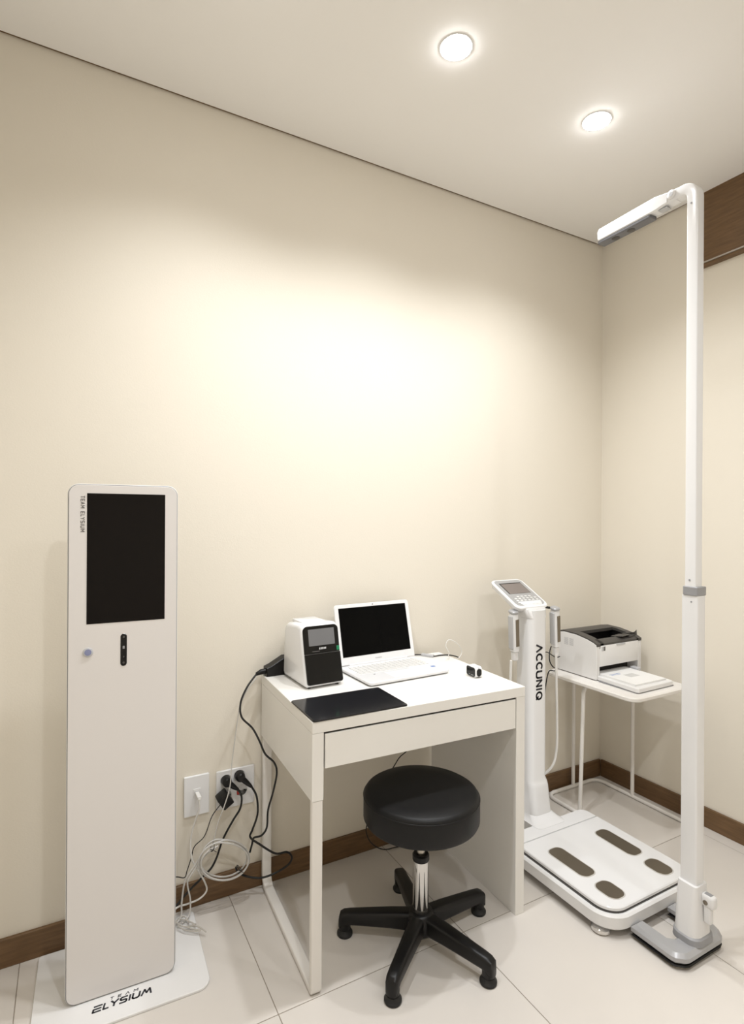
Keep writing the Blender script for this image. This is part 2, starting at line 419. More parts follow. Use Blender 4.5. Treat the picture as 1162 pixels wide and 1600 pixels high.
# ------------------------------------------------------------------ wall outlets
def outlet_plate(name, x0, x1, z0, z1, label):
    t = empty(name, ((x0 + x1) / 2, WY, z0)); tag(t, label, 'wall outlet')
    w_, h_ = x1 - x0, z1 - z0
    bm = B(); prism(bm, rr_pts(w_, h_, 0.003, 3, 0, h_ / 2), -0.009, 0, 'y', 0.0015); obj('cover_plate', bm, M_WHITE_GLOSS, t, 30)
    return t
lan = outlet_plate('network_outlet', -2.035, -1.953, 0.304, 0.437, 'white single network wall plate with a white plug in it, next to kiosk')
bm = B(); box(bm, -.012, .012, -.0105, -.0085, .064, .090, .0008, 1); obj('jack_frame', bm, M_WHITE, lan)
bm = B(); box(bm, -.007, .007, -.0112, -.010, .068, .082); obj('jack', bm, M_LGREY, lan)
pw = outlet_plate('power_outlet', -1.929, -1.797, 0.302, 0.433, 'white double power wall plate with black plugs in it')
for sx, sz in ((-.034, .098), (.012, .105), (.022, .050), (-.034, .045)):
    bm = B(); lathe(bm, [(0, -.001), (.0165, -.001), (.0175, .0005), (.0205, .0015), (.0205, 0), (0, 0)][::-1], 28,
                    mtx=Matrix.Translation((sx, -.009, sz)) @ Matrix.Rotation(math.pi / 2, 4, 'X'))
    so = obj('socket', bm, M_WHITE, pw, 40)
    bm = B()
    for dx in (-.008, .008): lathe(bm, [(0, 0), (.0024, 0), (.0024, .0004), (0, .0004)], 10, mtx=Matrix.Translation((sx + dx, -.0101, sz + .002)) @ Matrix.Rotation(math.pi / 2, 4, 'X'))
    obj('pin_holes', bm, M_DARK, so)
bm = B(); box(bm, .004, .013, -.0135, -.0095, .040, .056, .001, 1); rsw = obj('red_switch', bm, M_RED, pw)

# ------------------------------------------------------------------ desk
DX, DY, DR = -1.79309, -0.51352, -0.0384
DW, DD, DH = 0.748, 0.516, 0.75
d = empty('desk', (DX, DY, 0), DR); tag(d, 'small white desk with one wide drawer and an open loop leg', 'desk')
bm = B(); box(bm, 0, DW, 0, DD, 0.718, 0.75, 0.0012, 1); obj('tabletop', bm, M_DESK, d)
bm = B(); box(bm, 0, .034, 0.001, DD - .002, 0.532, 0.7175, 0.001, 1); obj('side_panel', bm, M_DESK, d)
bm = B(); box(bm, DW - .036, DW, 0.001, DD - .002, 0.0, 0.7175, 0.001, 1); obj('side_panel', bm, M_DESK, d)
bm = B(); box(bm, .036, DW - .038, DD - .03, DD - .014, 0.60, 0.7175, 0.001, 1); obj('back_panel', bm, M_DESK, d)
bm = B(); box(bm, .038, DW - .039, .001, .017, 0.617, 0.712, 0.001, 1); dr = obj('drawer', bm, M_DESK, d)
bm = B(); box(bm, .05, DW - .05, .017, DD - .06, 0.622, 0.690); obj('drawer_box', bm, M_DESK, dr)
bm = B(); box(bm, .036, DW - .037, .006, .016, 0.7122, 0.7178); obj('drawer_gap', bm, M_DARK, d)
# white metal loop: front leg, floor rail, back leg
hw, ht = .016, .009
LP = corner_path([(.017, .011, .531), (.017, .011, .0105), (.017, DD - .034, .0105), (.017, DD - .034, .531)], .045, 8)
LP = corner_path([(.017, .011, .531), (.017, .011, .0105), (.017, .25, .0105)], .006, 4)[:-1] + corner_path([(.017, .25, .0105), (.017, DD - .016, .0105), (.017, DD - .016, .531)], .045, 10)
prof = rr_pts(2 * ht, 2 * hw, .004, 3)
bm = B(); sweep(bm, LP, prof, up0=(0, 1, 0)); obj('leg_frame', bm, M_DESKMETAL, d, 35)

# ------------------------------------------------------------------ desk top things
def dpt(a, b, z=0.0):
    c, s = math.cos(DR), math.sin(DR); return Vector((DX + c * a - s * b, DY + s * a + c * b, z))
# black pad
p0 = dpt(.1495, .092, .7503)
t = empty('desk_pad', p0, DR + math.radians(1.2)); tag(t, 'flat black leatherette pad lying at front left corner of the desk', 'desk pad')
bm = B(); prism(bm, rr_pts(.298, .186, .007, 5), 0, .0055, 'z', .0012); obj('pad', bm, M_LEATHER, t, 30)
bm = B(); prism(bm, rr_pts(.299, .187, .007, 5), .0012, .0028, 'z'); obj('edge_band', bm, M_BLACK, t)
# analyser box
QR = DR + math.radians(4.5)
q = empty('desktop_analyzer', dpt(.0765, .268, .7503), QR)
tag(q, 'white benchtop analyzer with glossy black front and small grey display beside laptop', 'analyzer')
QW = .142
def qprof(ins=0.0):   # (y, z) side outline, y to the back
    return [(.012 + ins, .004 + ins), (.19 - ins, .004 + ins), (.197 - ins, .02), (.19 - ins, .16), (.178 - ins, .184 - ins), (.16 - ins, .193 - ins), (.062 + ins, .2 - ins),
            (.046 + ins, .192 - ins), (.027 + ins, .105), (.004 + ins, .022 + ins), (.004 + ins, .010 + ins)]
bm = B()
xs = [(0, .012), (.003, .005), (.010, 0), (QW - .010, 0), (QW - .003, .005), (QW, .012)]
rings = [[bm.verts.new((x, y, z)) for y, z in qprof(i)] for x, i in xs]
for a, b in zip(rings, rings[1:]):
    for i in range(len(a)): bm.faces.new((a[i - 1], a[i], b[i], b[i - 1]))
bm.faces.new(rings[0]); bm.faces.new(rings[-1][::-1])
obj('housing', bm, M_WHITE_GLOSS, q, 50)
bm = B(); box(bm, .03, QW - .025, .10, .185, .188, .200, .003, 2); obj('rear_lid', bm, M_WHITE_GLOSS, q, 30)
for fx, fy in ((.02, .02), (QW - .02, .02), (.02, .17), (QW - .02, .17)):
    bm = B(); lathe(bm, [(.006, 0), (.006, .006), (0, .006)], 12, fx, fy); obj('foot', bm, M_RUBBER, q)
def slab(p_lo, p_hi, x0, x1, depth, r, name, m, par, lift=0.0, bev=.0015):
    """rounded slab on the sloped front between (y,z) points"""
    a, b = Vector((0, *p_lo)), Vector((0, *p_hi)); v = (b - a); L = v.length; v.normalize()
    n = Vector((0, -v.z, v.y))        # outward
    mt = Matrix(((1, 0, 0, 0), (0, n.y, v.y, a.y), (0, n.z, v.z, a.z), (0, 0, 0, 1)))
    bm = B(); prism(bm, rr_pts(x1 - x0, L, r, 6, (x0 + x1) / 2, L / 2), lift - .004, lift + depth, 'y', bev, mt)
    return obj(name, bm, m, par, 30)
lo_, mi_, hi_ = (.0015, .013), (.027, .107), (.046, .195)
up_panel = slab(mi_, hi_, .007, QW - .006, .002, (.016, .016, .001, .001), 'upper_panel', M_GLOSSBLACK, q)
door = slab((lo_[0] - .001, lo_[1]), (mi_[0] - .001, mi_[1] - .0006), .007, QW - .006, .004, (.001, .001, .008, .008), 'drawer_front', M_GLOSSBLACK, q)
def lerp(a, b, t): return (a[0] + (b[0] - a[0]) * t, a[1] + (b[1] - a[1]) * t)
slab(lerp(mi_, hi_, .28), lerp(mi_, hi_, .88), .025, QW - .022, .0026, .001, 'display', M_LCD2, q, bev=.0003)
slab(lerp(mi_, hi_, .04), lerp(mi_, hi_, .20), QW - .018, QW - .007, .0032, .001, 'green_sticker', M_GREEN, up_panel, bev=.0003)
a_, b_ = Vector((0, *mi_)), Vector((0, *hi_)); v_ = (b_ - a_).normalized(); n_ = Vector((0, -v_.z, v_.y))
bm = B(); lettering(bm, 'TENCU', Vector((.060, *lerp(mi_, hi_, .13))) + n_ * .0021, (1, 0, 0), v_, .024, .0065, .0016, .35, .0003); bm.free()
bm = B()
for i, (x0, x1) in enumerate(((.060, .064), (.0655, .0695), (.071, .075), (.0765, .080), (.0815, .085))):
    z0, z1 = .135, .205
    A, Bq = Vector((0, *lerp(mi_, hi_, z0))), Vector((0, *lerp(mi_, hi_, z1)))
    vs = [bm.verts.new(Vector((x, 0, 0)) + P + n_ * .0023) for x, P in ((x0, A), (x1, A), (x1 + .001, Bq), (x0 + .001, Bq))]; bm.faces.new(vs)
obj('maker_mark', bm, M_INKWHITE, up_panel)
bm = B()
A, Bq = Vector((0, *lerp(mi_, hi_, .075))), Vector((0, *lerp(mi_, hi_, .09)))
bm.faces.new([bm.verts.new(Vector((x, 0, 0)) + P + n_ * .0023) for x, P in ((.035, A), (.062, A), (.062, Bq), (.035, Bq))])
obj('caption_line', bm, M_INKGREY, up_panel)

# laptop
LR = math.radians(2.17)
L = empty('laptop', (-1.508, -0.316, 0.7503), LR); tag(L, 'open white laptop with black blank screen on the desk', 'laptop')
LW, LD = .334, .222
bm = B()
prism(bm, rr_pts(LW, LD, (.008, .008, .014, .014), 5, LW / 2, LD / 2), .0035, .015, 'z', .003); base = obj('base', bm, M_WHITE_GLOSS, L, 30)
for fx, fy in ((.03, .02), (LW - .03, .02), (.03, LD - .02), (LW - .03, LD - .02)):
    bm = B(); lathe(bm, [(.006, 0), (.006, .004), (0, .004)], 12, fx, fy); obj('foot', bm, M_RUBBER, L)
bm = B(); box(bm, .02, LW - .02, .098, .196, .0148, .0153); obj('keyboard_bed', bm, M_WHITE, base)
bm = B(); kw = (LW - .044) / 15
for r_ in range(6):
    y0 = .1 + r_ * .0158; x = .022
    for c_ in range(15):
        if r_ == 0 and 4 <= c_ <= 8:
            if c_ == 4: box(bm, x + .0012, x + kw * 5 - .0012, y0 + .001, y0 + .0145, .015, .0168)
        else: box(bm, x + .0012, x + kw - .0012, y0 + .001, y0 + .0145, .015, .0168)
        x += kw
kb = obj('keyboard', bm, M_KEY, base); kb['kind'] = 'stuff'; kb['label'] = 'white keys of the laptop keyboard'
bm = B(); box(bm, .105, .205, .012, .082, .0148, .0152, 0); obj('touchpad', bm, M_WHITE, base)
bm = B(); box(bm, LW - .040, LW - .022, .055, .069, .0149, .0153); obj('sticker', bm, M_BLUE, base)
bm = B(); box(bm, .062, .068, .078, .082, .0149, .0153); obj('sticker', bm, M_INK, base)
bm = B(); cyl_between(bm, (.04, LD - .004, .0165), (LW - .04, LD - .004, .0165), .005); obj('hinge', bm, M_WHITE, L, 40)
LA = math.radians(14)
lid = bpy.data.objects.new('lid', None); 
ml = Matrix.Translation((0, LD - .003, .017)) @ Matrix.Rotation(-LA, 4, 'X')
LH = .219
bm = B(); prism(bm, rr_pts(LW - .004, LH, (.012, .012, .003, .003), 6, LW / 2, LH / 2), -.0035, .004, 'y', .0015, ml); bpy.data.objects.remove(lid)
lid = obj('lid', bm, M_WHITE_GLOSS, L, 30)
bm = B(); box(bm, .018, LW - .018, -.0041, -.003, .028, LH - .013, mtx=ml); obj('screen', bm, M_SCREEN, lid)
bm = B(); lathe(bm, [(0, 0), (.0022, 0), (.0022, .0006), (0, .0006)], 14, mtx=ml @ Matrix.Translation((LW / 2, -.0035, LH - .0065)) @ Matrix.Rotation(math.pi / 2, 4, 'X')); obj('webcam', bm, M_BLACK, lid)
bm = B(); box(bm, LW / 2 - .014, LW / 2 + .014, -.0040, -.003, .011, .0145, mtx=ml); obj('maker_mark', bm, M_LGREY, lid)

# fingertip oximeter
ox = empty('pulse_oximeter', (-1.1325, -0.398, 0.7503), math.radians(87)); tag(ox, 'small white fingertip pulse oximeter with dark display standing on desk', 'oximeter')
bm = B(); prism(bm, rr_pts(.056, .038, .011, 6, .028, .0193), -.026, -.013, 'y', .003); obj('lower_shell', bm, M_WHITE_GLOSS, ox, 35)
ox.children[0].location = (0, 0, 0)
bm = B(); prism(bm, rr_pts(.056, .038, .011, 6, .028, .0193), -.011, .004, 'y', .003); obj('upper_shell', bm, M_WHITE_GLOSS, ox, 35)
bm = B(); prism(bm, rr_pts(.050, .032, .008, 6, .028, .0193), .0035, .0052, 'y', .0006); od = obj('display', bm, M_GLOSSBLACK, ox, 30)
bm = B(); prism(bm, rr_pts(.020, .026, .0095, 8, -.0108, .0), -.0005, .0015, 'x', .0, Matrix.Translation((0, 0, .0193))); obj('finger_opening', bm, M_BLACK, ox)
bm = B()
box(bm, .012, .024, .0051, .0054, .008, .010); box(bm, .03, .038, .0051, .0054, .0085, .0095); obj('caption_line', bm, M_INKWHITE, od)

# ------------------------------------------------------------------ cables and adapters
def cord(name, pts, r, m, label, cat='cable', k=8):
    bm = B(); tube(bm, pts, r, k); o = obj(name, bm, m, None, 60)
    return o if label is None else tag(o, label, cat)
def cord_thing(name, pts, r, m, label, k=8):
    t = empty(name, pts[-1]); tag(t, label, 'cable')
    o = Vector(pts[-1]); bm = B(); tube(bm, [Vector(p) - o for p in pts], r, k); obj('cord', bm, m, t, 60)
    return t, o
def round_plug(t, o, c, tip, r=.0165):
    """round mains plug against the wall at c, its boot running to tip"""
    c, tip = Vector(c) - o, Vector(tip) - o
    bm = B(); lathe(bm, [(0, .03), (.011, .03), (.015, .026), (r, .015), (r, 0), (0, 0)][::-1], 24, mtx=Matrix.Translation(c) @ Matrix.Rotation(math.pi / 2, 4, 'X'))
    p = obj('plug', bm, M_BLACK, t, 40)
    s = c + Vector((0, -.02, 0)); dd = tip - s
    bm = B(); sweep(bm, [s, s + dd * .5, s + dd * .8, tip], circ(.009, 14), scales=[1.15, 1.0, .75, .5]); obj('strain_relief', bm, M_BLACK, p, 50)
# adapter of the analyser, at the back left corner of the desk
ad = empty('power_adapter', dpt(.052, .447, .7503), DR + math.radians(2)); tag(ad, 'black brick power adapter at back left corner of the desk behind the analyzer', 'power adapter')
bm = B(); prism(bm, [(-.045, 0), (.075, 0), (.075, .062), (.02, .062), (-.028, .036), (-.045, .030)], .022, .064, 'y', .002, Matrix.Translation((-.0, 0, 0))); obj('brick', bm, M_BLACK, ad, 30)
bm = B(); sweep(bm, [(-.043, .043, .016), (-.060, .043, .015), (-.078, .043, .009)], circ(.0095, 14), scales=[1.1, 1, .6]); obj('cord_plug', bm, M_BLACK, ad, 50)
a0 = dpt(.052, .447, .7503)
tp = ad.matrix_world
e0 = Matrix.Translation(a0) @ Matrix.Rotation(DR + math.radians(2), 4, 'Z') @ Vector((-.076, .043, .0095))
ptsA = [e0, (-1.838, -.045, .726), (-1.864, -.06, .682), (-1.864, -.07, .636), (-1.831, -.085, .597), (-1.811, -.10, .555), (-1.791, -.10, .508), (-1.760, -.10, .473), (-1.750, -.10, .436), (-1.762, -.10, .376), (-1.780, -.10, .317), (-1.784, -.10, .260), (-1.799, -.09, .231), (-1.818, -.065, .215), (-1.820, -.050, .185), (-1.826, -.046, .158)]
cord('power_cable', ptsA, .0033, M_CORD, 'black cord hanging in a wave from the adapter down behind the desk')
ptsB = [(-1.816, -.030, .373), (-1.798, -.030, .334), (-1.795, -.030, .273), (-1.813, -.030, .223), (-1.820, -.030, .200), (-1.792, -.045, .176), (-1.740, -.060, .137), (-1.698, -.060, .130), (-1.679, -.060, .107), (-1.692, -.060, .084), (-1.735, -.060, .070), (-1.786, -.052, .062), (-1.832, -.035, .071), (-1.862, -.030, .092), (-1.872, -.040, .117)]
t, o = cord_thing('power_cable', ptsB, .0035, M_CORD, 'black cord from right-hand plug of double outlet looping around the desk leg')
round_plug(t, o, (-1.8515, .0025, .409), (-1.816, -.030, .373))
ptsC = [(-1.863, -.030, .374), (-1.851, -.030, .346), (-1.856, -.030, .308), (-1.878, -.028, .275), (-1.902, -.022, .232), (-1.916, -.016, .198), (-1.930, -.012, .153), (-1.949, -.012, .121), (-1.981, -.012, .097), (-2.027, -.015, .065), (-2.075, -.03, .034), (-2.13, -.06, .02)]
t, o = cord_thing('power_cable', ptsC, .0035, M_CORD, 'black cord from left-hand plug of double outlet running down behind the kiosk')
round_plug(t, o, (-1.8975, .0025, .402), (-1.863, -.030, .374))
ptsD = [(-1.924, -.032, .338), (-1.950, -.026, .303), (-1.973, -.022, .242), (-2.005, -.018, .213), (-2.014, -.016, .178), (-2.027, -.016, .140), (-2.036, -.016, .119), (-2.065, -.02, .132), (-2.12, -.05, .15)]
t, o = cord_thing('adapter_cable', ptsD, .0016, M_CORD, 'thin black cord from blocky plug adapter hanging down towards the kiosk')
bm = B()
mtx = Matrix.Translation(Vector((-1.907, -.024, .348)) - o) @ Matrix.Rotation(math.radians(-33), 4, 'Y')
box(bm, -.020, .020, -.018, .026, -.023, .023, .004, 2, mtx)
pa = obj('plug_adapter', bm, M_BLACK, t, 40)
bm = B(); sweep(bm, [Vector((-1.913, -.03, .338)) - o, Vector(ptsD[0]) - o], circ(.004, 10), scales=[1.2, .6]); obj('strain_relief', bm, M_BLACK, pa, 50)
ptsL = [(-1.994, -.040, .372), (-1.995, -.040, .343), (-2.010, -.030, .290), (-2.019, -.026, .236), (-2.015, -.03, .183), (-1.998, -.032, .145), (-1.974, -.034, .095), (-1.968, -.034, .065), (-1.990, -.034, .046), (-2.027, -.034, .041), (-2.065, -.04, .043), (-2.12, -.07, .03)]
t, o = cord_thing('network_cable', ptsL, .0028, M_WCORD, 'white network cable plugged into the single wall plate')
bm = B(); box(bm, -.0062, .0062, -.026, .016, -.005, .005, .001, 1, Matrix.Translation(Vector((-1.994, -.0155, .380)) - o))
pl = obj('plug', bm, M_WCORD, t, 30)
bm = B(); sweep(bm, [Vector((-1.994, -.034, .380)) - o, Vector((-1.994, -.0405, .376)) - o, Vector(ptsL[0]) - o], circ(.0042, 10), scales=[1.1, 1.1, .75]); obj('boot', bm, M_WCORD, pl, 50)
cord('thin_cable', [(-1.80, -.028, .748), (-1.835, -.04, .715), (-1.861, -.045, .67), (-1.869, -.045, .629), (-1.888, -.045, .487), (-1.897, -.052, .402), (-1.915, -.050, .340), (-1.934, -.045, .287), (-1.946, -.045, .238), (-1.955, -.045, .20)], .0019, M_GCORD, 'thin pale cable hanging straight down in front of the black plugs')
# coil of pale cable: several turns with two ties
cl = empty('cable_coil', (-1.917, -.066, .098)); tag(cl, 'coiled pale grey cable tied with two black twists beside the desk leg', 'cable')
o = Vector((-1.917, -.066, .098)); cc = Vector((-1.916, -.066, .165))
turn = []
for i in range(3 * 14 + 1):
    a = 2 * math.pi * i / 14 + 1.9; rr = 1.0 + .06 * math.sin(i * .9) + (.05 if (i // 14) % 2 else -.03)
    turn.append(cc + Vector((.078 * rr * math.cos(a), -.010 + .010 * (i / 14), .064 * rr * math.sin(a) - .10 * .078 * math.cos(a) * 1.6)))
lead1 = [turn[-1] + Vector((-.03, 0, -.012)), Vector((-1.990, -.05, .196)), Vector((-2.013, -.05, .165)), Vector((-2.040, -.05, .127)), Vector((-2.050, -.05, .061)), Vector((-2.055, -.06, .020)), Vector((-2.10, -.09, .012))]
bm = B(); tube(bm, [p - o for p in turn + lead1], .0029, 4, 8); obj('cord', bm, M_GCORD, cl, 60)
l2 = [turn[0] + Vector((-.01, -.004, -.002)), Vector((-1.982, -.055, .192)), Vector((-2.022, -.055, .145)), Vector((-2.033, -.055, .120)), Vector((-2.024, -.055, .066)), Vector((-2.028, -.06, .022)), Vector((-2.052, -.075, .012))]
bm = B(); tube(bm, [p - o for p in l2], .0026, 8, 8); obj('cord', bm, M_GCORD, cl, 60)
for px, pz, an in ((-1.957, .222, .5), (-1.868, .128, -.7)):
    bm = B(); ctr = Vector((px, -.066, pz)) - o
    tube(bm, [ctr + Vector((.011 * math.cos(a) * math.sin(an), .014 * math.sin(a), .011 * math.cos(a) * math.cos(an))) for a in [i * math.pi / 4 for i in range(8)]], .0013, 4, 6, True)
    tube(bm, [ctr + Vector((-.012, -.016, .006)), ctr + Vector((0, -.016, -.001)), ctr + Vector((.010, -.018, -.008))], .0010, 4, 6)
    obj('twist_tie', bm, M_CORD, cl, 60)
# tangle of clear leads on the base plate
for i, (off, lab) in enumerate((((0, 0), 'clear thin cord crumpled at back edge of kiosk base plate'), ((.012, -.02), 'clear thin cord lying slack over kiosk base plate towards the wall'))):
    pts = []
    for j in range(10):
        a = j * 1.15 + i * 2.0
        pts.append((-2.058 + off[0] + .025 * math.cos(a) + .003 * j, -.085 + off[1] + .028 * math.sin(a * .8) - .004 * j * (1 if i else 0), .0125 + .012 * abs(math.sin(a * 1.3))))
    cord('clear_cord', pts, .0020, M_CLEAR, lab)
cord('floor_cord', [(-1.165, -.012, .60), (-1.168, -.02, .42), (-1.171, -.024, .376), (-1.214, -.026, .351), (-1.245, -.026, .315), (-1.32, -.028, .23), (-1.362, -.03, .125), (-1.362, -.03, .083), (-1.337, -.03, .041), (-1.291, -.035, .010), (-1.235, -.04, .006), (-1.18, -.05, .005)], .0020, M_CORD, 'thin black wire drooping from under desk to floor behind the stool')
# desk top leads
cord('usb_loop_cable', [(-1.046, -.127, .753), (-1.062, -.14, .762), (-1.074, -.16, .783), (-1.089, -.16, .809), (-1.081, -.16, .829), (-1.061, -.16, .8295), (-1.025, -.155, .807), (-1.006, -.15, .784), (-1.005, -.15, .767), (-1.018, -.151, .754), (-1.03, -.153, .753)], .0014, M_WCORD, 'thin white cable standing up in a loop at back right of the desk')
us = empty('adapter_lead', (-1.11, -.066, .7503)); tag(us, 'short black lead with pale grey connector block beside the laptop', 'cable')
o = Vector((-1.11, -.066, .7503))
bm = B(); tube(bm, [Vector(p) - o for p in ((-1.150, -.03, .7535), (-1.140, -.032, .7535), (-1.127, -.045, .7545), (-1.122, -.050, .7555))], .0024, 6, 8); obj('cord', bm, M_CORD, us, 60)
bm = B(); box(bm, -.026, .026, -.008, .008, 0.0003, .0095, .002, 2, Matrix.Rotation(math.radians(-58), 4, 'Z')); obj('connector_block', bm, M_LGREY, us, 30)
bm = B(); tube(bm, [Vector(p) - o for p in ((-1.098, -.087, .7555), (-1.088, -.088, .754), (-1.060, -.084, .7535), (-1.030, -.095, .7535), (-1.016, -.125, .7535), (-1.018, -.148, .7535))], .0024, 6, 8); obj('cord', bm, M_CORD, us, 60)

# ------------------------------------------------------------------ stool
SX, SY = -1.414, -0.478
st = empty('swivel_stool', (SX, SY, 0)); tag(st, 'round black vinyl swivel stool with chrome post and five-legged black base', 'stool')
R = .179
prof = [(0, .372), (.10, .372), (.150, .375), (R - .004, .381), (R, .389), (R, .446), (R - .001, .454), (R - .005, .462), (R - .014, .4675), (.12, .471), (.06, .4725), (0, .473)]
bm = B(); lathe(bm, prof, 72, 0, 0); seat = obj('seat', bm, M_VINYL, st, 35)
bm = B(); tube(bm, [((R - .0005) * math.cos(2 * math.pi * i / 48), (R - .0005) * math.sin(2 * math.pi * i / 48), .452) for i in range(48)], .0016, 2, 6, True); obj('piping', bm, M_VINYL, seat, 60)
bm = B(); lathe(bm, [(0, .345), (.06, .345), (.07, .357), (.07, .3722), (0, .3722)], 32); obj('seat_plate', bm, M_BLACK, st, 30)
bm = B(); lathe(bm, [(.0135, .20), (.0135, .346)], 24); obj('piston', bm, M_STEEL, st, 40)
bm = B(); lathe(bm, [(.0245, .249), (.026, .252), (.026, .266), (.0225, .270), (.0142, .270), (.0142, .249)], 28); obj('collar', bm, M_BLACK, st, 40)
bm = B(); lathe(bm, [(.0225, .08), (.0245, .09), (.0245, .249), (.0142, .249)], 32); obj('post', bm, M_CHROME, st, 40)
bm = B(); lathe(bm, [(.020, .026), (.038, .030), (.046, .04), (.046, .078), (.040, .090), (.030, .098), (.0235, .098), (.0235, .085), (0, .085)], 36); obj('hub', bm, M_BLACK, st, 40)
leg0 = None
for i in range(5):
    a = math.radians(2 + 72 * i)
    if leg0 is None:
        bm = B()
        secs = [(.030, .064, .046, .056), (.09, .064, .044, .050), (.17, .060, .040, .044), (.222, .057, .038, .040), (.240, .053, .037, .042), (.2515, .045, .032, .044), (.2550, .038, .022, .030)]
        rs = []
        for x, zc, w_, h_ in secs:
            rs.append([bm.verts.new((x, u, zc + v)) for u, v in rr_pts(w_, h_, .012 if x < .25 else .009, 4)])
        for p, q_ in zip(rs, rs[1:]):
            for j in range(len(p)): bm.faces.new((p[j - 1], p[j], q_[j], q_[j - 1]))
        bm.faces.new(rs[0][::-1]); bm.faces.new(rs[-1])
        lathe(bm, [(.0175, .018), (.0185, .035), (.0175, .055), (0, .06)], 20, .236, 0)
        lg = obj('leg', bm, M_BLACK, st, 45); leg0 = lg
        bm = B(); lathe(bm, [(0, 0), (.0225, 0), (.0245, .003), (.0245, .008), (.021, .012), (.0185, .020), (0, .020)], 28, .236, 0)
        gl = obj('glide', bm, M_RUBBER, lg, 40); gl0 = gl
    else:
        lg = leg0.copy(); C.objects.link(lg); lg.parent = st
        gl = gl0.copy(); C.objects.link(gl); gl.parent = lg
    lg.rotation_euler = (0, 0, a)

# ------------------------------------------------------------------ side table
tb = empty('side_table', (-.24, -.25, 0)); tag(tb, 'small white metal side table carrying the printer in the corner', 'table')
def T(x, y, z): return (x + .24, y + .25, z)
bm = B(); prism(bm, rr_pts(.375, .472, .045, 8, -.0045, -.018), .582, .600, 'z', .004); obj('tabletop', bm, M_DESKMETAL, tb, 35)
bm = B(); sweep(bm, corner_path([T(-.40, -.47, .0085), T(-.40, -.022, .0085), T(-.055, -.022, .0085), T(-.055, -.47, .0085)], .05, 8), circ(.0085, 12)); obj('floor_frame', bm, M_DESKMETAL, tb, 60)
bm = B(); sweep(bm, corner_path([T(-.398, -.214, .016), T(-.392, -.226, .573), T(-.30, -.226, .573)], .035, 8), circ(.0085, 12)); obj('leg', bm, M_DESKMETAL, tb, 60)
bm = B(); sweep(bm, corner_path([T(-.055, -.222, .016), T(-.060, -.226, .573), T(-.15, -.226, .573)], .035, 8), circ(.0085, 12)); obj('leg', bm, M_DESKMETAL, tb, 60)
bm = B(); sweep(bm, corner_path([T(-.222, -.022, .016), T(-.222, -.024, .573), T(-.222, -.11, .573)], .035, 8), circ(.0085, 12)); obj('leg', bm, M_DESKMETAL, tb, 60)

# ------------------------------------------------------------------ printer
pr = empty('laser_printer', (-.21, -.157, .6003)); tag(pr, 'compact white laser printer with dark grey top on the side table', 'printer')
PX0, PX1, PY0, PY1 = -.152, .150, -.111, .112     # local footprint
def ztop(y):                                        # top outline over depth
    t_ = (y - PY0) / (PY1 - PY0)
    return .160 + .028 * min(1, t_ / .55) if t_ > .0 else .160
side = [(PY0 + .004, .003), (PY1, .003), (PY1, .178), (.07, .186), (.0, .184), (-.06, .174), (-.095, .164), (PY0, .156), (PY0, .01)]
bm = B()
prism(bm, side, PX0, PX0 + .022, 'x', .003); prism(bm, side, PX1 - .022, PX1, 'x', .003)
box(bm, PX0 + .02, PX1 - .02, PY0 + .06, PY1 - .001, .004, .135)
box(bm, PX0 + .02, PX1 - .02, PY1 - .05, PY1 - .0005, .10, .180)
box(bm, PX0 + .02, PX1 - .02, PY0 + .001, PY0 + .07, .060, .138)
obj('body', bm, M_PRINTER, pr, 35)
for fx in (-.12, .12):
    for fy in (-.09, .09):
        bm = B(); lathe(bm, [(.008, 0), (.008, .0035), (0, .0035)], 12, fx, fy); obj('foot', bm, M_RUBBER, pr)
bm = B(); box(bm, PX0 + .024, PX1 - .024, PY0 - .0015, PY0 + .004, .060, .152, .002, 2); fpn = obj('front_cover', bm, M_PRINTER, pr, 30)
bm = B(); box(bm, -.025, .035, PY0 - .0028, PY0, .143, .1515, .001, 1); obj('grip', bm, M_LGREY, fpn)
bm = B(); box(bm, PX0 + .024, PX1 - .024, PY0 + .055, PY0 + .0595, .004, .060); obj('paper_slot', bm, M_DARK, pr)
# dark top: sloping frame with a sunken output tray
def zt(y):
    pts = [(PY0, .158), (-.095, .166), (-.06, .176), (0, .186), (.07, .188), (PY1, .180)]
    for (a, za), (b, zb) in zip(pts, pts[1:]):
        if a <= y <= b: return za + (zb - za) * (y - a) / (b - a)
    return pts[-1][1]
ys = [PY0 - .001, -.105, -.095, -.078, -.06, -.03, 0, .02, .045, .07, .095, PY1 - .004]
def strip(bm, x0, x1, yy, th=.012):
    a = [[bm.verts.new((x, y, zt(max(y, PY0)) + .002 - e)) for x in (x0, x1)] for e in (0, th) for y in yy]
    n = len(yy)
    for i in range(n - 1):
        bm.faces.new((a[i][0], a[i][1], a[i + 1][1], a[i + 1][0])); bm.faces.new((a[n + i][0], a[n + i][1], a[n + i + 1][1], a[n + i + 1][0]))
        for s_ in (0, 1): bm.faces.new((a[i][s_], a[i + 1][s_], a[n + i + 1][s_], a[n + i][s_]))
    for i in (0, n - 1): bm.faces.new((a[i][0], a[i][1], a[n + i][1], a[n + i][0]))
bm = B()
strip(bm, PX0 + .001, PX0 + .045, ys); strip(bm, PX1 - .034, PX1 - .001, ys)
strip(bm, PX0 + .04, PX1 - .03, [y for y in ys if y >= .02], .014)
strip(bm, PX0 + .024, PX1 - .024, [y for y in ys if y <= -.078], .010)
top = obj('top_cover', bm, M_PRDARK, pr, 20)
bm = B()
v = [bm.verts.new(p) for p in ((PX0 + .04, -.085, .160), (PX1 - .03, -.085, .160), (PX1 - .03, .03, .140), (PX0 + .04, .03, .140), (PX0 + .04, .03, .186), (PX1 - .03, .03, .186), (PX0 + .045, -.085, .168), (PX1 - .034, -.085, .168))]
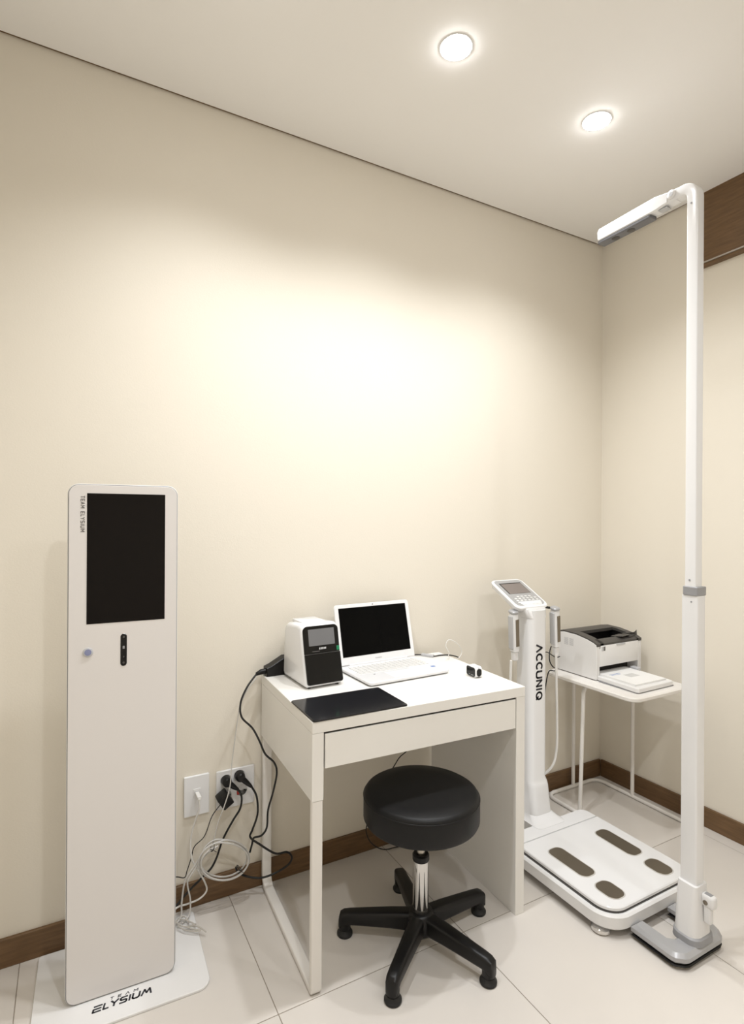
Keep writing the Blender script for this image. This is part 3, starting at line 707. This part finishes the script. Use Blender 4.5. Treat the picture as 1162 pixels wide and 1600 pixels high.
bm.faces.new((v[0], v[1], v[2], v[3])); bm.faces.new((v[3], v[2], v[5], v[4])); bm.faces.new((v[0], v[3], v[4], v[6])); bm.faces.new((v[1], v[2], v[5], v[7]))
obj('output_tray', bm, M_BLACK, top)
bm = B(); box(bm, -.03, .045, -.055, .0, 0, .0035, .001, 1, Matrix.Translation((.04, -.05, .168)) @ Matrix.Rotation(math.radians(10), 4, 'Z') @ Matrix.Rotation(math.radians(-8), 4, 'X'))
obj('paper_stop', bm, M_PRDARK, top)
bm = B(); v = [bm.verts.new(p) for p in ((.075, -.105, .168), (.150, -.088, .170), (.155, -.083, .189), (.132, -.086, .180), (.09, -.06, .176), (.075, -.062, .172))]
bm.faces.new(v); r_ = bmesh.ops.extrude_face_region(bm, geom=bm.faces[:]); bmesh.ops.translate(bm, verts=[x for x in r_['geom'] if isinstance(x, bmesh.types.BMVert)], vec=(0, 0, .003))
obj('raised_flap', bm, M_PRDARK, top)
bm = B()
for i in range(8):
    for j in range(2): box(bm, PX0 - .0004, PX0 + .001, .015 + j * .03, .038 + j * .03, .128 + i * .0042, .1298 + i * .0042)
vt = obj('vent_slots', bm, M_LGREY, pr); vt['kind'] = 'stuff'
bm = B(); box(bm, PX0 + .030, PX0 + .040, PY0 - .0021, PY0 - .001, .128, .146); obj('label_sticker', bm, M_LGREY, fpn)
bm = B(); box(bm, PX0 + .042, PX0 + .054, PY0 - .0021, PY0 - .001, .128, .146); obj('label_sticker', bm, M_INKGREY, fpn)
# paper tray in front
bm = B(); prism(bm, [(-.140, PY0 + .055), (.115, PY0 + .055), (.090, -.298), (.078, -.308), (-.145, -.312), (-.152, -.300)], .0035, .021, 'z', .002)
try_ = obj('paper_tray', bm, M_PRINTER, pr, 30)
bm = B(); box(bm, -.150, .09, -.306, -.12, .0012, .0034); obj('tray_underside', bm, M_GREY, try_)
bm = B(); box(bm, .082, .106, PY0 - .03, PY0 + .01, .021, .036, .003, 2); obj('paper_guide', bm, M_LGREY, try_)
bm = B(); prism(bm, [(-.125, -.075), (.078, -.075), (.070, -.285), (-.130, -.285)], .0212, .0285, 'z')
ps = obj('paper_stack', bm, M_PAPER, None, loc=(-.21, -.157, .6003)); tag(ps, 'stack of white paper lying in the printer tray', 'paper')
bm = B()
box(bm, -.105, -.04, -.142, -.138, .0285, .0287); box(bm, -.105, -.045, -.152, -.149, .0285, .0287); obj('printed_lines', bm, M_BLUE, ps)
bm = B(); box(bm, -.05, .01, -.205, -.165, .0285, .0287); obj('printed_block', bm, mat('pale_print', (.60, .59, .57), .7), ps)
# black power leads behind printer
cord('printer_cable', [(-.370, -.05, .72), (-.40, -.05, .715), (-.43, -.065, .69), (-.445, -.08, .655), (-.435, -.09, .63), (-.405, -.085, .615), (-.425, -.09, .61), (-.455, -.08, .60), (-.46, -.06, .45), (-.455, -.04, .2), (-.44, -.04, .03)], .0026, M_CORD, 'black cable looping behind the scale column beside printer')
cord('printer_usb_cable', [(-.370, -.07, .665), (-.40, -.075, .665), (-.43, -.08, .68), (-.47, -.085, .70), (-.50, -.08, .69), (-.515, -.07, .63), (-.52, -.05, .45)], .0022, M_CORD, 'thinner black cable curling between scale column and printer')

# ------------------------------------------------------------------ body composition scale
sc = empty('body_composition_scale', (-.685, -.53, 0)); tag(sc, 'white body composition scale with footpad platform, column and tilted keypad console', 'scale')
def Q(x, y): return (x + .685, y + .53)
bm = B()
prism(bm, rr_pts(.464, .492, (.035, .035, .085, .085), 8, 0, -.004), .026, .072, 'z', .006)
plat = obj('platform', bm, M_WHITE, sc, 40)
bm = B(); prism(bm, rr_pts(.436, .405, (.0, .0, .07, .07), 8, 0, -.0335), .070, .0755, 'z'); obj('plate_gap', bm, M_PRDARK, plat)
bm = B(); prism(bm, rr_pts(.428, .402, (.002, .002, .066, .066), 10, 0, -.0335), .0752, .089, 'z', .003)
tpl = obj('top_plate', bm, M_WHITE_GLOSS, sc, 30)
bm = B(); loft(bm, [(.071, 0, .204, .428, .072, (.03, .03, .004, .004)), (.085, 0, .2035, .426, .070, (.03, .03, .004, .004)), (.089, 0, .203, .42, .066, (.03, .03, .004, .004))], 8); obj('rear_cover', bm, M_WHITE_GLOSS, sc, 40)
def footpad(cx, cy, w_, h_, r_):
    bm = B(); prism(bm, rr_pts(w_ + .008, h_ + .008, min(r_ + .004, (w_ + .007) / 2), 8, cx, cy), .0885, .0898, 'z', .0006); e = obj('electrode', bm, M_PADRIM, sc, 30)
    bm = B(); prism(bm, rr_pts(w_, h_, r_, 8, cx, cy), .089, .0908, 'z', .0008); obj('steel_plate', bm, M_PAD, e, 30)
footpad(*Q(-.806, -.525), .064, .172, .024); footpad(*Q(-.555, -.525), .064, .172, .024)
footpad(*Q(-.812, -.690), .066, .085, .026); footpad(*Q(-.558, -.690), .066, .085, .026)
for x, y in ((-.885, -.715), (-.485, -.715), (-.885, -.33), (-.485, -.33)):
    X, Y = Q(x, y)
    bm = B(); lathe(bm, [(0, 0), (.026, 0), (.031, .006), (.029, .014), (.020, .020), (.012, .023), (.012, .030), (0, .030)], 28, X, Y); obj('foot', bm, M_CHROME, sc, 40)
bm = B()
loft(bm, [(.026, 0, .315, .115, .21, .02), (.090, 0, .300, .150, .20, .025), (.097, 0, .305, .132, .165, .03), (.112, 0, .316, .108, .135, .028), (.215, 0, .320, .103, .116, .027), (.228, 0, .322, .101, .110, .026),
          (.245, 0, .325, .097, .098, .026), (.93, 0, .325, .097, .094, .026)], 8)
col = obj('column', bm, M_WHITE_GLOSS, sc, 40)
bm = B(); lettering(bm, '^CCUNIQ', (-.017, .2775, .790), (0, 0, -1), (1, 0, 0), .222, .030, .0078, .38, .0006); obj('lettering', bm, M_INK, col)
# console: tilted slab, local frame: x, v up the slope
ct = math.atan2(.095, .175)
mc = Matrix.Translation((-.017, .290, .944)) @ Matrix.Rotation(ct, 4, 'X')
CW, CL = .176, .200
bm = B()
def cring(z, ins): return [bm.verts.new(mc @ Vector((x, y, z))) for x, y in rr_pts(CW - 2 * ins, CL - 2 * ins, .026 - ins * .5, 8, 0, CL / 2)]
rs = [cring(-.030, .022), cring(-.024, .008), cring(-.010, .001), cring(-.004, 0), cring(.0, .003)]
for a, b in zip(rs, rs[1:]):
    for i in range(len(a)): bm.faces.new((a[i - 1], a[i], b[i], b[i - 1]))
bm.faces.new(rs[0][::-1]); bm.faces.new(rs[-1]); con = obj('console', bm, M_WHITE_GLOSS, sc, 40)
bm = B(); prism(bm, rr_pts(CW - .022, CL - .024, .018, 8, 0, CL / 2 + .003), -.001, .0012, 'z', .0005, mc); obj('faceplate', bm, mat('console_silver', (0.36, 0.355, 0.35), .4), con, 30)
bm = B(); box(bm, -.060, .060, .094, .170, .0008, .0018, mtx=mc); obj('display_bezel', bm, M_DARK, con)
bm = B(); box(bm, -.056, .058, .094, .164, .0015, .0022, mtx=mc); obj('display', bm, M_LCD, con)
bm = B()
for r_ in range(5):
    for c_ in range(6):
        if r_ in (0, 4) and c_ in (0, 5): continue
        x = -.062 + c_ * .0215; y = .021 + r_ * .0128
        prism(bm, rr_pts(.014, .0075, .0036, 3, x + .008, y), .001, .003, 'z', 0, mc)
kp = obj('keypad', bm, M_KEY, con); kp['kind'] = 'stuff'; kp['label'] = 'pale oval keys of the console'
bm = B(); loft(bm, [(.90, -.0, .325, .10, .09, .02), (.935, -.008, .335, .12, .10, .02), (.965, -.012, .365, .13, .10, .02)], 6); obj('console_neck', bm, M_WHITE_GLOSS, sc, 40)
# hand grips hanging either side
for hx, hy, sgn in ((-.788, -.210, -1), (-.570, -.225, 1)):
    X, Y = Q(hx, hy)
    g = None
    tilt = Matrix.Translation((X, Y, .925)) @ Matrix.Rotation(math.radians(-5), 4, 'Y') @ Matrix.Rotation(math.radians(3), 4, 'X')
    bm = B(); prism(bm, rr_pts(.030, .034, .010, 5), -.165, -.005, 'z', .004, tilt); g = obj('hand_grip', bm, M_WHITE_GLOSS, sc, 40)
    bm = B(); prism(bm, rr_pts(.018, .005, .002, 3, .003, -.0165), -.140, -.028, 'z', .0008, tilt); obj('grip_electrode', bm, M_PAD, g, 40)
    bm = B(); prism(bm, rr_pts(.008, .026, .0035, 3, -.0145, .002), -.150, -.015, 'z', .001, tilt); obj('grip_back', bm, M_LGREY, g, 40)
    bm = B(); prism(bm, rr_pts(.034, .038, .012, 5), -.006, .008, 'z', .004, tilt @ Matrix.Rotation(math.radians(8), 4, 'X')); obj('grip_cap', bm, M_MGREY, g, 40)
    bm = B(); prism(bm, rr_pts(.026, .026, .009, 5), -.20, -.163, 'z', .003, tilt); obj('strain_relief', bm, M_WHITE, g, 40)
    bm = B(); cyl_between(bm, (X + .006 * sgn, Y + .01, .925), (X - (.055 if sgn > 0 else -.06), Y + .03, .935), .005); obj('hanger', bm, M_DARK, sc, 40)
    bm = B()
    if sgn < 0: pts = [(X - .012, Y, .73), (X - .014, Y + .002, .60), (X - .012, Y + .006, .40), (X + .005, Y + .02, .24), (X + .04, Y + .05, .18)]
    else: pts = [(X + .008, Y, .73), (X + .012, Y, .60), (X + .022, Y + .005, .45), (X + .022, Y + .006, .33), (X + .005, Y + .01, .26), (X - .035, Y + .03, .215), (X - .07, Y + .05, .20)]
    tube(bm, pts, .0055, 8, 10); obj('grip_cable', bm, M_WCORD, g, 60)

# ------------------------------------------------------------------ height measuring pole
hp = empty('height_measuring_pole', (-.707, -.90, 0)); tag(hp, 'tall white height measuring pole with overhead arm on grey bracket foot', 'measuring pole')
def H(x, y): return (x + .707, y + .90)
outline = [H(*p) for p in ((-.832, -.783), (-.832, -.912), (-.828, -.925), (-.808, -.942), (-.795, -.947), (-.640, -.947), (-.622, -.941), (-.604, -.922), (-.598, -.908), (-.598, -.783),
                            (-.648, -.783), (-.648, -.868), (-.660, -.880), (-.768, -.880), (-.780, -.868), (-.780, -.783))]
bm = B(); prism(bm, outline, .014, .046, 'z', .010); obj('base_bracket', bm, M_MGREY, hp, 25)
bm = B(); prism(bm, outline, .009, .015, 'z', .003); obj('base_gasket', bm, M_BLACK, hp)
for x, y in ((-.800, -.914), (-.632, -.914)):
    bm = B(); lathe(bm, [(0, 0), (.014, 0), (.017, .004), (.015, .010), (0, .010)], 24, *H(x, y)); obj('foot', bm, M_CHROME, hp, 40)
pcx, pcy = H(-.7075, -.9)
bm = B(); loft(bm, [(.044, pcx, pcy - .002, .106, .088, .032), (.062, pcx, pcy - .002, .102, .084, .03), (.07, pcx, pcy - .002, .08, .066, .02)], 8); obj('grey_collar', bm, M_GREY, hp, 40)
bm = B(); loft(bm, [(.052, pcx, pcy - .001, .096, .078, .03), (.06, pcx, pcy - .001, .094, .077, .028), (.12, pcx, pcy, .080, .068, .02), (.205, pcx, pcy, .062, .060, .011), (.21, pcx, pcy, .060, .058, .010)], 8); sk = obj('socket', bm, M_WHITE, hp, 40)
bm = B(); box(bm, pcx - .006, pcx + .020, pcy - .066, pcy - .027, .155, .192, .008, 3); lt = obj('latch', bm, M_WHITE, hp, 40)
bm = B(); box(bm, pcx - .003, pcx + .016, pcy - .056, pcy - .034, .106, .165, .005, 3); obj('latch_lever', bm, M_WHITE, lt, 40)
bm = B(); lathe(bm, [(0, 0), (.0068, 0), (.0068, .002), (.004, .003), (0, .003)], 18, mtx=Matrix.Translation((pcx - .0055, pcy - .043, .170)) @ Matrix.Rotation(-math.pi / 2, 4, 'Y')); obj('bolt', bm, M_PAD, lt, 40)
bm = B(); box(bm, pcx + .0, pcx + .014, pcy - .056, pcy - .036, .1915, .1925); obj('latch_slot', bm, M_GREY, lt)
bm = B(); prism(bm, rr_pts(.042, .050, .005, 4, pcx + .0015, pcy + .002), .19, 1.077, 'z'); obj('lower_tube', bm, M_WHITE_GLOSS, hp, 35)
bm = B(); prism(bm, rr_pts(.049, .046, .005, 4, pcx + .001, pcy - .001), 1.077, 1.104, 'z', .002); obj('joint_ring', bm, M_GREY, hp, 35)
ux0, uy0 = H(-.7095, -.8995)
bend = corner_path([(ux0, uy0, 1.10), (ux0, uy0, 2.318), (ux0, uy0 + .10, 2.318)], .030, 8)
bm = B(); sweep(bm, bend, rr_pts(.034, .035, .004, 4), up0=(0, 1, 0)); obj('upper_tube', bm, M_WHITE_GLOSS, hp, 35)
for z, yy in ((1.123, -.8985), (1.058, -.904), (2.265, -.8975)):
    x_, y_ = H(-.7275 if z != 1.058 else -.7265, yy)
    bm = B(); lathe(bm, [(0, 0), (.0028, 0), (.0028, .0012), (0, .0012)], 12, mtx=Matrix.Translation((x_, y_, z)) @ Matrix.Rotation(-math.pi / 2, 4, 'Y')); obj('screw', bm, M_GREY, hp)
# sensor arm, slightly raised
hx0, hy0 = H(-.7095, -.835)
ma = Matrix.Translation((hx0, hy0, 2.318)) @ Matrix.Rotation(math.radians(-.4), 4, 'X')
bm = B(); prism(bm, rr_pts(.036, .038, .008, 5), 0, .03, 'y', .002, ma @ Matrix.Translation((0, -.015, 0))); kn = obj('hinge_block', bm, M_WHITE_GLOSS, hp, 35)
bm = B(); lathe(bm, [(0, 0), (.0135, 0), (.0135, .003), (.011, .0045), (0, .0045)], 24, mtx=ma @ Matrix.Translation((-.0175, .0, .004)) @ Matrix.Rotation(-math.pi / 2, 4, 'Y')); bo = obj('hinge_bolt', bm, M_WHITE, kn, 40)
bm = B(); lathe(bm, [(0, 0), (.007, 0), (.007, .001), (0, .001)], 18, mtx=ma @ Matrix.Translation((-.0221, .0, .004)) @ Matrix.Rotation(-math.pi / 2, 4, 'Y')); obj('bolt_recess', bm, M_LGREY, bo, 40)
armo = [(.012, -.016), (.06, -.021), (.27, -.022), (.278, -.016), (.279, .012), (.272, .021), (.06, .026), (.012, .018)]
bm = B(); prism(bm, armo, -.020, .020, 'x', .004, ma); arm = obj('sensor_arm', bm, M_WHITE_GLOSS, hp, 30)
bm = B(); prism(bm, rr_pts(.038, .205, .007, 5, 0, .175), -.032, -.0195, 'z', .003, ma); sp = obj('sensor_panel', bm, mat('sensor_grey', (0.15, 0.15, 0.16), .4), arm, 35)
for y_ in (.215, .155):
    bm = B(); lathe(bm, [(0, 0), (.013, 0), (.013, .0012), (.011, .0018), (0, .001)], 24, mtx=ma @ Matrix.Translation((0, y_, -.0318)) @ Matrix.Rotation(math.pi, 4, 'X')); obj('sensor_lens', bm, M_PRDARK, sp, 40)
bm = B(); box(bm, -.012, .012, .02, .05, -.0235, -.020, .001, 1, ma); obj('clip', bm, M_LGREY, arm)
